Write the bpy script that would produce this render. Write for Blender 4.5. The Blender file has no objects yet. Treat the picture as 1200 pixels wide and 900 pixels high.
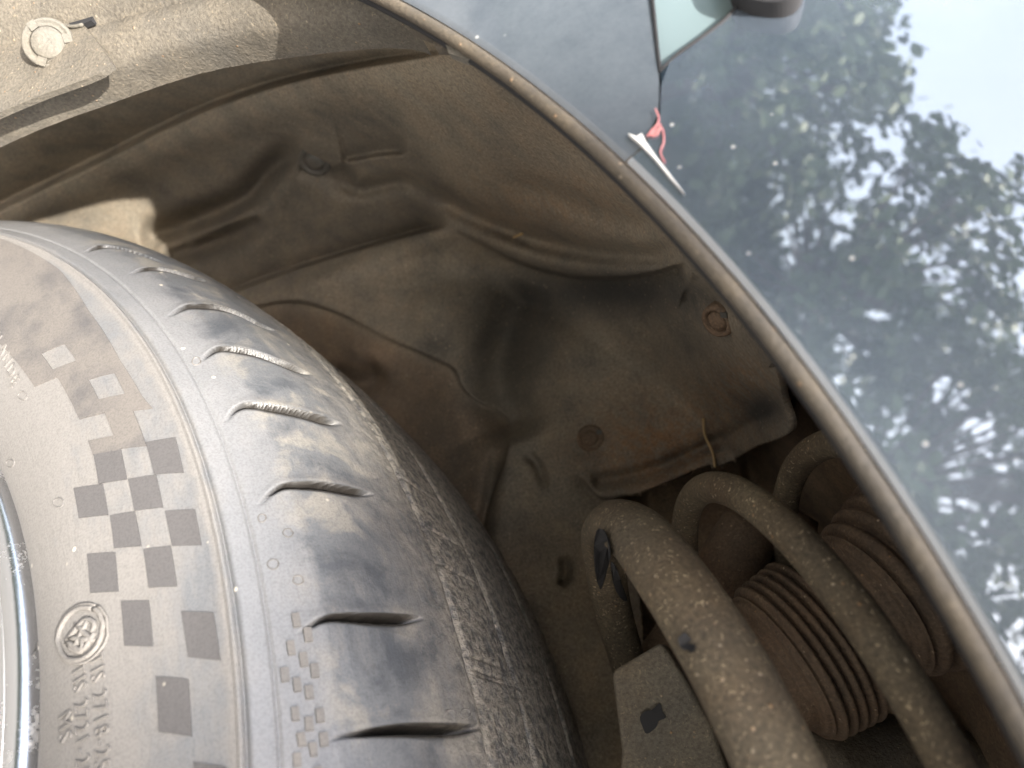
import bpy, math, random
import numpy as np
from mathutils import Matrix, Vector
random.seed(7); rng = np.random.default_rng(7)
S = bpy.context.scene
COL = S.collection

# ------------------------------------------------------------------ frames
# The place is measured in a working frame whose origin is the lens; M turns it upright
# (x = towards the car, y = towards the car's front, z = up) with the ground at z = 0.
F = 900.0
C = np.array([-0.3145, -0.1875, -0.2141]); n = np.array([-0.3399, 0.4691, 0.8151]); n /= np.linalg.norm(n)
r0 = -C - (-C @ n) * n; r0 /= np.linalg.norm(r0); t0 = np.cross(n, r0)
UP = r0.copy(); de = 0.1617
f_ = np.cross(n, UP); N = np.cos(de) * n - np.sin(de) * f_; f_ = np.cross(N, UP)
RA = 0.3805                                                    # radius of the wheel arch
CA = C - 0.11 * n - 0.0119 * f_ + 0.0459 * UP + 0.1302 * N     # its centre
M = np.stack([-N, f_, UP])
ZW = 0.315
def W(P): return (np.asarray(P, float) - C) @ M.T + np.array([0, 0, ZW])
def A2C(P): P = np.asarray(P, float); return CA + P[..., :1] * f_ + P[..., 1:2] * UP + P[..., 2:3] * N   # arch frame (front, up, out)
def toarch(P): Q = P - CA; return np.stack([Q @ f_, Q @ UP, Q @ N], -1)
def ray(px, py):
    px = np.asarray(px, float); py = np.asarray(py, float)
    return np.stack([(px - 600) / F, (450 - py) / F, -np.ones_like(px)], -1)

# ------------------------------------------------------------------ camera, sky, sun, exposure
cam = bpy.data.cameras.new('camera'); camo = bpy.data.objects.new('camera', cam); COL.objects.link(camo)
mw = Matrix([list(M[i]) + [0] for i in range(3)] + [[0, 0, 0, 1]])
mw.translation = Vector(W(np.zeros(3)))
camo.matrix_world = mw
cam.lens = 27.0; cam.sensor_width = 36.0; cam.sensor_fit = 'HORIZONTAL'
cam.clip_start = 0.01; cam.clip_end = 2000
cam.dof.use_dof = True; cam.dof.focus_distance = 0.235; cam.dof.aperture_fstop = 12.0
S.camera = camo
SUN = np.array([-0.45, 0.70, 0.56])            # front, up, out
SUN /= np.linalg.norm(SUN)
sw = Vector((-SUN[2], SUN[0], SUN[1]))        # world direction towards the sun
wd = bpy.data.worlds.new('World'); S.world = wd; wd.use_nodes = True
nt = wd.node_tree; bg = nt.nodes['Background']
sky = nt.nodes.new('ShaderNodeTexSky'); sky.sky_type = 'NISHITA'; sky.sun_disc = False
sky.sun_elevation = math.asin(sw.z); sky.sun_rotation = math.atan2(sw.x, sw.y)
sky.dust_density = 5.0; sky.air_density = 1.0
hz = nt.nodes.new('ShaderNodeMix'); hz.data_type = 'RGBA'; hz.blend_type = 'ADD'; hz.inputs[0].default_value = 1.0
hz.inputs[7].default_value = (2.55, 2.6, 2.65, 1)             # thin even high cloud over the clear sky
nt.links.new(sky.outputs[0], hz.inputs[6]); nt.links.new(hz.outputs[2], bg.inputs[0]); bg.inputs[1].default_value = 0.15
sl = bpy.data.lights.new('sun', 'SUN'); sl.energy = 4.7; sl.angle = math.radians(0.6); sl.color = (1, 0.945, 0.86)
so = bpy.data.objects.new('sun', sl); COL.objects.link(so); so.rotation_euler = sw.to_track_quat('Z', 'Y').to_euler()
S.view_settings.view_transform = 'Standard'; S.view_settings.look = 'None'
S.view_settings.exposure = 1.75; S.view_settings.gamma = 1.0; S.view_settings.use_curve_mapping = False

# ------------------------------------------------------------------ helpers
def thing(name, label, cat, at=(0, 0, 0), group=None):
    o = bpy.data.objects.new(name, None); COL.objects.link(o); o.location = tuple(at); o.empty_display_size = 0.05
    o['label'] = label; o['category'] = cat
    if group: o['group'] = group
    return o
def tag(o, label, cat, group=None):
    o['label'] = label; o['category'] = cat
    if group: o['group'] = group
    return o
def mesh_world(name, V, faces, mat, parent=None, smooth=True, uv=None, attrs=None, sharp=None):
    """V in world space; faces: array (n,4)/(n,3) or list of lists."""
    V = np.asarray(V, float)
    if parent is not None: V = V - np.array(parent_loc(parent))
    me = bpy.data.meshes.new(name)
    if isinstance(faces, np.ndarray):
        k = faces.shape[1]
        me.vertices.add(len(V)); me.vertices.foreach_set('co', V.astype(np.float32).ravel())
        me.loops.add(faces.size); me.loops.foreach_set('vertex_index', faces.astype(np.int32).ravel())
        me.polygons.add(len(faces)); me.polygons.foreach_set('loop_start', np.arange(0, faces.size, k, dtype=np.int32))
        me.update(calc_edges=True)
    else:
        me.from_pydata(V.tolist(), [], faces)
    me.validate()
    if uv is not None:
        lay = me.uv_layers.new(name='UVMap')
        li = np.zeros(len(me.loops), dtype=np.int32); me.loops.foreach_get('vertex_index', li)
        lay.data.foreach_set('uv', np.asarray(uv, np.float32)[li].ravel())
    if attrs:
        for k, a in attrs.items():
            at = me.attributes.new(k, 'FLOAT', 'POINT'); at.data.foreach_set('value', np.asarray(a, np.float32))
    if smooth: me.polygons.foreach_set('use_smooth', np.ones(len(me.polygons), dtype=bool))
    if sharp: me.set_sharp_from_angle(angle=math.radians(sharp))
    me.materials.append(mat)
    o = bpy.data.objects.new(name, me); COL.objects.link(o)
    if parent is not None: o.parent = parent
    return o
def parent_loc(p):
    l = np.array(p.location)
    while p.parent is not None: p = p.parent; l = l + np.array(p.location)
    return l
def mesh(name, P, faces, mat, parent=None, **k): return mesh_world(name, W(P), faces, mat, parent, **k)
def gridfaces(nu, nv, wrap_u=False, flip=False):
    i = np.arange(nu if wrap_u else nu - 1); j = np.arange(nv - 1)
    I, J = np.meshgrid(i, j, indexing='ij'); I2 = (I + 1) % nu
    q = np.stack([I * nv + J, I2 * nv + J, I2 * nv + J + 1, I * nv + J + 1], -1).reshape(-1, 4)
    return q[:, ::-1] if flip else q
def catmull(pts, k=8, closed=False):
    p = np.asarray(pts, float)
    q = np.vstack([p[-1:], p, p[:2]]) if closed else np.vstack([2 * p[0] - p[1], p, 2 * p[-1] - p[-2]])
    out = []
    m = len(p) if closed else len(p) - 1
    for i in range(m):
        a, b, c, d = q[i:i + 4]
        for s in np.arange(k) / k:
            out.append(.5 * (2 * b + (c - a) * s + (2 * a - 5 * b + 4 * c - d) * s * s + (3 * b - a - 3 * c + d) * s ** 3))
    if not closed: out.append(p[-1])
    return np.array(out)
def tube(name, path, rad, mat, parent=None, seg=16, cap=True, squash=None, **k):
    """path (n,3) working frame; rad scalar or (n,)."""
    P = np.asarray(path, float); m = len(P); rad = np.broadcast_to(rad, (m,))
    T = np.gradient(P, axis=0); T /= np.linalg.norm(T, axis=1)[:, None]
    u = np.cross(T[0], [0.3, 0.2, 0.9]); u /= np.linalg.norm(u); V = []
    for i in range(m):
        u = u - (u @ T[i]) * T[i]; u /= np.linalg.norm(u); v = np.cross(T[i], u)
        a = np.linspace(0, 2 * np.pi, seg, endpoint=False)
        V.append(P[i] + rad[i] * (np.cos(a)[:, None] * u + np.sin(a)[:, None] * v))
    V = np.array(V); fc = []
    for i in range(m - 1):
        for j in range(seg): fc.append([i * seg + j, i * seg + (j + 1) % seg, (i + 1) * seg + (j + 1) % seg, (i + 1) * seg + j])
    V = V.reshape(-1, 3)
    if cap:
        fc.append(list(range(seg))[::-1]); fc.append([(m - 1) * seg + j for j in range(seg)])
    return mesh(name, V, fc, mat, parent, **k)
def lathe(name, c, ax, prof, mat, parent=None, seg=64, wob=0, **k):
    """prof: list of (radius, height along axis)."""
    ax = np.asarray(ax, float) / np.linalg.norm(ax); u = np.cross(ax, [0.2, 0.9, 0.1]); u /= np.linalg.norm(u); v = np.cross(ax, u)
    a = np.linspace(0, 2 * np.pi, seg, endpoint=False); pr = np.asarray(prof, float)
    V = c + (pr[None, :, 1:2] * ax) + pr[None, :, :1] * (np.cos(a)[:, None, None] * u + np.sin(a)[:, None, None] * v)
    return mesh(name, V.reshape(-1, 3), gridfaces(seg, len(pr), True), mat, parent, **k)
def plate(name, poly3, thick, nrm, mat, parent=None, **k):
    """poly3 (n,3) front outline; extruded against nrm by thick."""
    P = np.asarray(poly3, float); m = len(P); nrm = np.asarray(nrm, float) / np.linalg.norm(nrm)
    V = np.vstack([P, P - nrm * thick])
    fc = [list(range(m)), list(range(m, 2 * m))[::-1]] + [[i, i + m, (i + 1) % m + m, (i + 1) % m] for i in range(m)]
    return mesh(name, V, fc, mat, parent, smooth=False, **k)

# ------------------------------------------------------------------ materials
def node(nt, t, **k):
    nd = nt.nodes.new(t)
    for a, b in k.items():
        if hasattr(nd, a): setattr(nd, a, b)
        else: nd.inputs[a].default_value = b
    return nd
def ramp(nt, src, stops):
    r = nt.nodes.new('ShaderNodeValToRGB'); e = r.color_ramp.elements
    while len(e) < len(stops): e.new(0.5)
    for x, (p, c) in zip(e, stops):
        x.position = p; x.color = (c, c, c, 1) if np.isscalar(c) else (*c, 1)
    nt.links.new(src, r.inputs[0]); return r.outputs[0]
def mix(nt, fac, a, b, blend='MIX'):
    m = nt.nodes.new('ShaderNodeMix'); m.data_type = 'RGBA'; m.blend_type = blend
    for s, v in ((m.inputs[0], fac), (m.inputs[6], a), (m.inputs[7], b)):
        if hasattr(v, 'links'): nt.links.new(v, s)
        elif np.isscalar(v): s.default_value = v
        else: s.default_value = (*v, 1)
    return m.outputs[2]
def mth(nt, op, a, b=None, clamp=False):
    m = nt.nodes.new('ShaderNodeMath'); m.operation = op; m.use_clamp = clamp
    for s, v in ((m.inputs[0], a), (m.inputs[1], b)):
        if v is None: continue
        if hasattr(v, 'links'): nt.links.new(v, s)
        else: s.default_value = v
    return m.outputs[0]
def noise(nt, co, scale, detail=4, rough=0.55, dist=0):
    nd = node(nt, 'ShaderNodeTexNoise'); nd.inputs['Scale'].default_value = scale; nd.inputs['Detail'].default_value = detail
    nd.inputs['Roughness'].default_value = rough; nd.inputs['Distortion'].default_value = dist
    nt.links.new(co, nd.inputs['Vector']); return nd.outputs['Fac']
def base(name):
    m = bpy.data.materials.new(name); m.use_nodes = True; nt = m.node_tree
    return m, nt, nt.nodes['Principled BSDF'], nt.nodes.new('ShaderNodeTexCoord').outputs['Object']
def bump(nt, b, hts, prev=None):
    for src, st, d in hts:
        bn = nt.nodes.new('ShaderNodeBump'); bn.inputs['Strength'].default_value = st; bn.inputs['Distance'].default_value = d
        nt.links.new(src, bn.inputs['Height'])
        if prev is not None: nt.links.new(prev, bn.inputs['Normal'])
        prev = bn.outputs[0]
    nt.links.new(prev, b.inputs['Normal'])
def attr(nt, nm):
    a = nt.nodes.new('ShaderNodeAttribute'); a.attribute_name = nm; return a.outputs['Fac']

def dirt_mat(name, bare, dust, dust2, amount=0.62, speck=0.5, rough=0.8, use_attr=False, grain=1.0, scale=1.0):
    """a dark part under a coat of road dust: bare colour shows through in patches, two dust tones, gritty specks"""
    m, nt, b, co = base(name)
    big = noise(nt, co, 11 * scale, 6, 0.62, 0.4); mid = noise(nt, co, 70 * scale, 5, 0.6); fine = noise(nt, co, 900, 3, 0.65)
    cover = mth(nt, 'ADD', mth(nt, 'MULTIPLY', big, 0.9), mth(nt, 'MULTIPLY', mid, 0.55))
    cov = ramp(nt, cover, [(0.70 - amount * 0.35, 0.18), (1.12 - amount * 0.35, 1.0)])
    if use_attr:
        cov = mth(nt, 'MULTIPLY', cov, mth(nt, 'SUBTRACT', 1.0, attr(nt, 'bare')), True)
        rusty = mth(nt, 'MULTIPLY', attr(nt, 'rust'), ramp(nt, noise(nt, co, 260, 5, 0.7), [(0.42, 0.0), (0.56, 1.0)]))
        tone = mth(nt, 'ADD', attr(nt, 'brown'), mth(nt, 'MULTIPLY', mth(nt, 'SUBTRACT', mid, 0.5), 1.2), True)
    else:
        tone = ramp(nt, noise(nt, co, 23 * scale, 5, 0.6), [(0.36, 0.0), (0.66, 1.0)])
    dcol = mix(nt, tone, dust, dust2)
    if use_attr: dcol = mix(nt, mth(nt, 'MULTIPLY', rusty, 0.8), dcol, (0.40, 0.20, 0.075))
    col = mix(nt, cov, bare, dcol)
    col = mix(nt, ramp(nt, fine, [(0.3, 0.0), (0.72, 1.0)]), mix(nt, 0.38 * grain, col, (0.02, 0.018, 0.016)), col)
    # gritty pale and orange specks
    vo = node(nt, 'ShaderNodeTexVoronoi'); vo.inputs['Scale'].default_value = 420; nt.links.new(co, vo.inputs['Vector'])
    sp = ramp(nt, vo.outputs['Distance'], [(0.10, 1.0), (0.22, 0.0)])
    wn = node(nt, 'ShaderNodeSeparateColor'); nt.links.new(vo.outputs['Color'], wn.inputs[0])
    sp = mth(nt, 'MULTIPLY', sp, ramp(nt, wn.outputs[0], [(1 - 0.28 * speck, 0.0), (1 - 0.2 * speck, 1.0)]))
    col = mix(nt, mth(nt, 'MULTIPLY', sp, 0.75), col, mix(nt, wn.outputs[1], (0.42, 0.36, 0.27), (0.30, 0.17, 0.08)))
    fib = ramp(nt, noise(nt, co, 620, 2, 0.5, 1.6), [(0.64, 0.0), (0.70, 1.0)])
    col = mix(nt, mth(nt, 'MULTIPLY', mth(nt, 'MULTIPLY', fib, cov), 0.45 * speck), col, (0.46, 0.37, 0.24))
    nt.links.new(col, b.inputs['Base Color']); b.inputs['Roughness'].default_value = rough
    b.inputs['Specular IOR Level'].default_value = 0.35
    bump(nt, b, [(mid, 0.5, 0.0018), (fine, 0.5 * grain, 0.0006), (sp, 0.6, 0.0004)])
    return m
MLINER = dirt_mat('dusty_liner_plastic', (0.035, 0.037, 0.04), (0.40, 0.345, 0.26), (0.33, 0.235, 0.15), 0.8, 0.9, use_attr=True, grain=1.5)
MWALL = dirt_mat('muddy_inner_metal', (0.05, 0.045, 0.04), (0.33, 0.24, 0.155), (0.26, 0.17, 0.105), 0.8, 0.8, grain=1.4)
MCOIL = dirt_mat('dusty_spring_steel', (0.07, 0.062, 0.05), (0.175, 0.142, 0.092), (0.12, 0.084, 0.05), 0.8, 1.6, grain=1.7)
MBOOT = dirt_mat('dusty_boot_rubber', (0.045, 0.036, 0.03), (0.25, 0.175, 0.112), (0.165, 0.102, 0.062), 0.6, 0.6, grain=1.4)
MBRKT = dirt_mat('dusty_grey_cast_metal', (0.085, 0.083, 0.075), (0.235, 0.205, 0.155), (0.18, 0.14, 0.095), 0.62, 0.9, grain=1.4)
MFLANGE = dirt_mat('dusty_bumper_plastic', (0.10, 0.095, 0.085), (0.235, 0.205, 0.16), (0.15, 0.127, 0.095), 0.45, 0.6, grain=1.4)
MCLIP = dirt_mat('pale_dusty_clip_plastic', (0.16, 0.155, 0.14), (0.165, 0.152, 0.125), (0.13, 0.115, 0.09), 0.5, 0.3)
MBEAD = dirt_mat('dusty_trim_rubber', (0.05, 0.048, 0.045), (0.18, 0.145, 0.10), (0.11, 0.09, 0.066), 0.42, 0.4, rough=0.6)
MBLACK = dirt_mat('dark_screw_plastic', (0.03, 0.034, 0.036), (0.16, 0.15, 0.12), (0.12, 0.1, 0.08), 0.3, 0.2, rough=0.5)

def rubber_mat(name, bare, dust, amount, rough, spec, streak=0.0, ribs=0.0, attr_dust=False, body=False):
    m, nt, b, co = base(name)
    uv = nt.nodes.new('ShaderNodeTexCoord').outputs['UV']
    mp = node(nt, 'ShaderNodeMapping'); mp.inputs['Scale'].default_value = (6, 60, 1); nt.links.new(uv, mp.inputs[0])
    big = noise(nt, co, 22, 6, 0.62, 0.5); mid = noise(nt, co, 110, 5, 0.62); fine = noise(nt, co, 1500, 2, 0.6)
    st = noise(nt, mp.outputs[0], 6, 4, 0.6)
    cover = mth(nt, 'ADD', mth(nt, 'MULTIPLY', big, 0.8), mth(nt, 'MULTIPLY', mid, 0.5))
    cover = mth(nt, 'ADD', cover, mth(nt, 'MULTIPLY', mth(nt, 'SUBTRACT', st, 0.5), streak))
    if attr_dust: cover = mth(nt, 'ADD', cover, attr(nt, 'dust'))
    cov = ramp(nt, cover, [(0.86 - amount * 0.55, 0.0), (1.18 - amount * 0.45, 1.0)])
    col = mix(nt, cov, bare, dust)
    if body:
        col = mix(nt, mth(nt, 'MULTIPLY', attr(nt, 'pale_shoulder'), ramp(nt, big, [(0.3, 0.55), (0.6, 1.0)])), col, (0.20, 0.202, 0.208))
        pz = noise(nt, co, 48, 6, 0.66, 0.5)
        col = mix(nt, mth(nt, 'MULTIPLY', attr(nt, 'patchy'), ramp(nt, pz, [(0.38, 1.0), (0.50, 0.0)])), col, (0.075, 0.082, 0.094))
        col = mix(nt, mth(nt, 'MULTIPLY', attr(nt, 'patchy'), ramp(nt, mth(nt, 'ADD', mth(nt, 'MULTIPLY', pz, 0.75), mth(nt, 'MULTIPLY', mid, 0.25)), [(0.52, 0.0), (0.60, 0.85)])), col, (0.265, 0.25, 0.222))
        col = mix(nt, attr(nt, 'slit'), col, (0.028, 0.025, 0.022))  # painted shade: near-black keeps the slits dark even where sun reaches in
        crs = noise(nt, co, 420, 4, 0.7); crs2 = noise(nt, co, 210, 4, 0.7)
        col = mix(nt, mth(nt, 'MULTIPLY', attr(nt, 'tread'), ramp(nt, crs2, [(0.41, 0.0), (0.54, 0.9)])), col, (0.33, 0.30, 0.255))
        col = mix(nt, mth(nt, 'MULTIPLY', attr(nt, 'tread'), ramp(nt, crs, [(0.38, 0.75), (0.54, 0.0)])), col, (0.045, 0.044, 0.044))
    col = mix(nt, ramp(nt, fine, [(0.42, 0.0), (0.7, 0.28)]), col, (0.03, 0.03, 0.03))
    vo = node(nt, 'ShaderNodeTexVoronoi'); vo.inputs['Scale'].default_value = 160; nt.links.new(co, vo.inputs['Vector'])
    wn = node(nt, 'ShaderNodeSeparateColor'); nt.links.new(vo.outputs['Color'], wn.inputs[0])
    sp = mth(nt, 'MULTIPLY', ramp(nt, vo.outputs['Distance'], [(0.06, 1.0), (0.13, 0.0)]), ramp(nt, wn.outputs[0], [(0.86, 0.0), (0.92, 1.0)]))
    col = mix(nt, mth(nt, 'MULTIPLY', sp, 0.8), col, (0.62, 0.57, 0.47))
    nt.links.new(col, b.inputs['Base Color'])
    rr = mth(nt, 'ADD', rough, mth(nt, 'MULTIPLY', cov, 0.3), True); nt.links.new(rr, b.inputs['Roughness'])
    b.inputs['Specular IOR Level'].default_value = spec
    hs = [(mid, 0.12, 0.001), (fine, 0.3, 0.0003), (sp, 0.5, 0.0003)]
    if streak: hs.append((st, 0.25, 0.0008))
    if body: hs.append((mth(nt, 'MULTIPLY', crs, attr(nt, 'tread')), 0.9, 0.0016))
    bump(nt, b, hs)
    return m
MTYRE = rubber_mat('dusty_tyre_rubber', (0.14, 0.146, 0.155), (0.19, 0.181, 0.172), 0.35, 0.42, 0.6, streak=0.35, attr_dust=True, body=True)
MCHECK = rubber_mat('ribbed_dark_tyre_rubber', (0.095, 0.091, 0.092), (0.145, 0.133, 0.123), 0.12, 0.6, 0.35, attr_dust=True)
MLETTER = rubber_mat('raised_letter_rubber', (0.10, 0.10, 0.102), (0.19, 0.178, 0.164), 0.9, 0.5, 0.5)

def metal_mat(name, col, rough, dusty):
    m, nt, b, co = base(name)
    nz = noise(nt, co, 60, 6, 0.65); fine = noise(nt, co, 700, 3, 0.6)
    cov = ramp(nt, mth(nt, 'ADD', mth(nt, 'MULTIPLY', nz, 0.7), mth(nt, 'MULTIPLY', fine, 0.3)), [(0.5 - dusty * 0.2, 0.0), (0.72 - dusty * 0.2, 1.0)])
    nt.links.new(mix(nt, cov, col, (0.33, 0.28, 0.22)), b.inputs['Base Color'])
    nt.links.new(mth(nt, 'SUBTRACT', 1.0, cov), b.inputs['Metallic'])
    nt.links.new(mth(nt, 'ADD', rough, mth(nt, 'MULTIPLY', cov, 0.4)), b.inputs['Roughness'])
    bump(nt, b, [(fine, 0.15, 0.0003)])
    return m
MRIM = metal_mat('machined_rim_alloy', (0.66, 0.67, 0.69), 0.25, -0.25)

def paint_mat(name, col, coat, dust_amt, dustcol=(0.42, 0.44, 0.47), wav=0.12):
    m, nt, b, co = base(name)
    big = noise(nt, co, 26, 6, 0.65, 0.6); fine = noise(nt, co, 800, 3, 0.7); mid = noise(nt, co, 140, 4, 0.6)
    cov = mth(nt, 'ADD', mth(nt, 'MULTIPLY', big, 0.6), mth(nt, 'ADD', mth(nt, 'MULTIPLY', mid, 0.25), mth(nt, 'MULTIPLY', fine, 0.25)))
    cov = ramp(nt, cov, [(0.40, dust_amt * 0.35), (0.72, dust_amt)])
    vo = node(nt, 'ShaderNodeTexVoronoi'); vo.inputs['Scale'].default_value = 300; nt.links.new(co, vo.inputs['Vector'])
    wn = node(nt, 'ShaderNodeSeparateColor'); nt.links.new(vo.outputs['Color'], wn.inputs[0])
    sp = mth(nt, 'MULTIPLY', ramp(nt, vo.outputs['Distance'], [(0.08, 1.0), (0.17, 0.0)]), ramp(nt, wn.outputs[0], [(0.965, 0.0), (0.985, 1.0)]))
    c = mix(nt, cov, col, dustcol); c = mix(nt, mth(nt, 'MULTIPLY', sp, 0.6), c, (0.7, 0.7, 0.66))
    nt.links.new(c, b.inputs['Base Color'])
    b.inputs['Metallic'].default_value = 0.0; b.inputs['Roughness'].default_value = 0.5
    b.inputs['Coat Weight'].default_value = 1.0; b.inputs['Coat Roughness'].default_value = 0.015
    b.inputs['Coat IOR'].default_value = coat
    bn = nt.nodes.new('ShaderNodeBump'); bn.inputs['Strength'].default_value = wav; bn.inputs['Distance'].default_value = 0.00004
    nt.links.new(noise(nt, co, 90, 2, 0.5), bn.inputs['Height']); nt.links.new(bn.outputs[0], b.inputs['Coat Normal'])
    return m
MPAINT = paint_mat('dark_blue_grey_car_paint', (0.022, 0.036, 0.056), 3.3, 0.19, dustcol=(0.34, 0.39, 0.45))
MBUMP = paint_mat('dusty_bumper_paint', (0.030, 0.042, 0.056), 1.7, 0.20, dustcol=(0.36, 0.39, 0.43))
m, nt_, b, co = base('teal_lamp_lens')
b.inputs['Base Color'].default_value = (0.15, 0.20, 0.215, 1); b.inputs['Roughness'].default_value = 0.1
b.inputs['Coat Weight'].default_value = 1.0; b.inputs['Specular IOR Level'].default_value = 0.6
bump(nt_, b, [(noise(nt_, co, 500, 2), 0.05, 0.0004)])
MLENS = m
m, nt_, b, co = base('glint_white'); b.inputs['Base Color'].default_value = (0.8, 0.8, 0.78, 1); b.inputs['Roughness'].default_value = 0.45
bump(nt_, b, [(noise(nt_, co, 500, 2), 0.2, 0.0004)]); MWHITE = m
m, nt_, b, co = base('red_reflection_paint')
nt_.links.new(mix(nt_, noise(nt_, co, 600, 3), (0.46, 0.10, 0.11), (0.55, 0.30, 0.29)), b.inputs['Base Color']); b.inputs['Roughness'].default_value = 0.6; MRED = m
m, nt_, b, co = base('straw_debris'); b.inputs['Roughness'].default_value = 0.8
nt_.links.new(mix(nt_, noise(nt_, co, 300, 3), (0.38, 0.27, 0.13), (0.24, 0.16, 0.08)), b.inputs['Base Color']); MSTRAW = m
m, nt_, b, co = base('leaf_green'); b.inputs['Roughness'].default_value = 0.55
nt_.links.new(mix(nt_, noise(nt_, co, 1.4, 4), (0.050, 0.085, 0.028), (0.115, 0.15, 0.055)), b.inputs['Base Color'])
b.inputs['Transmission Weight'].default_value = 0.0; MLEAF = m
m, nt_, b, co = base('bark'); b.inputs['Roughness'].default_value = 0.9
nz_ = noise(nt_, co, 14, 6, 0.7); nt_.links.new(mix(nt_, nz_, (0.07, 0.05, 0.035), (0.2, 0.16, 0.12)), b.inputs['Base Color']); bump(nt_, b, [(nz_, 0.8, 0.03)]); MBARK = m
m, nt_, b, co = base('weathered_concrete'); b.inputs['Roughness'].default_value = 0.9
nt_.links.new(mix(nt_, noise(nt_, co, 3.0, 8, 0.65), (0.10, 0.098, 0.092), (0.19, 0.18, 0.165)), b.inputs['Base Color'])
bump(nt_, b, [(noise(nt_, co, 120, 6, 0.7), 0.6, 0.004)]); MGROUND = m
m, nt_, b, co = base('body_shell_primer'); b.inputs['Base Color'].default_value = (0.014, 0.014, 0.016, 1); b.inputs['Roughness'].default_value = 0.8
MSHELL = m

# ------------------------------------------------------------------ ground
gx = np.array([[-60, -60, 0], [60, -60, 0], [60, 60, 0], [-60, 60, 0]], float)
g = mesh_world('ground', gx, [[0, 1, 2, 3]], MGROUND, smooth=False); g['kind'] = 'structure'

# ------------------------------------------------------------------ wheelhouse cavity (body shell behind the liner)
def cyl_t(px, py, Rc):
    d = ray(px, py); o = -CA; df, du = d @ f_, d @ UP; of, ou = o @ f_, o @ UP
    A = df * df + du * du; B = of * df + ou * du; c = of * of + ou * ou - Rc * Rc
    return (-B + np.sqrt(np.maximum(B * B - A * c, 0))) / A
def plane_t(px, py, on): d = ray(px, py); return (on + CA @ N) / (d @ N)
def smin(a, b, k): h = np.clip(.5 + .5 * (b - a) / k, 0, 1); return b * (1 - h) + a * h - k * h * (1 - h)
def pdist(px, py, poly):
    """signed distance (px) to a polyline, parameter 0..1 along it, positive on its right-hand side going along"""
    P = np.stack([np.ravel(px), np.ravel(py)], 1).astype(float); poly = np.asarray(poly, float)
    best = np.full(len(P), 1e9); sg = np.zeros(len(P)); par = np.zeros(len(P)); L = np.r_[0, np.cumsum(np.linalg.norm(np.diff(poly, axis=0), axis=1))]
    for i in range(len(poly) - 1):
        a, b = poly[i], poly[i + 1]; d = b - a; l2 = d @ d
        tt = np.clip(((P - a) @ d) / l2, 0, 1); q = a + tt[:, None] * d; w = P - q; dd = np.hypot(w[:, 0], w[:, 1])
        k = dd < best
        best[k] = dd[k]; sg[k] = np.sign(d[0] * w[k, 1] - d[1] * w[k, 0]); par[k] = (L[i] + tt[k] * np.sqrt(l2)) / L[-1]
    sh = np.shape(px); return (best * sg).reshape(sh), par.reshape(sh)
def inpoly(px, py, poly):
    poly = np.asarray(poly, float); x = np.asarray(px, float); y = np.asarray(py, float); c = np.zeros(x.shape, bool); j = len(poly) - 1
    for i in range(len(poly)):
        xi, yi = poly[i]; xj, yj = poly[j]
        if yi != yj: c ^= ((yi > y) != (yj > y)) & (x < (xj - xi) * (y - yi) / (yj - yi) + xi)
        j = i
    return c
def sstep(a, b, x): t = np.clip((x - a) / (b - a), 0, 1); return t * t * (3 - 2 * t)
def taper(par, a=.12, b=.12): return sstep(0, a, par) * sstep(0, b, 1 - par) if a and b else (sstep(0, a, par) if a else (sstep(0, b, 1 - par) if b else np.ones_like(par)))

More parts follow.
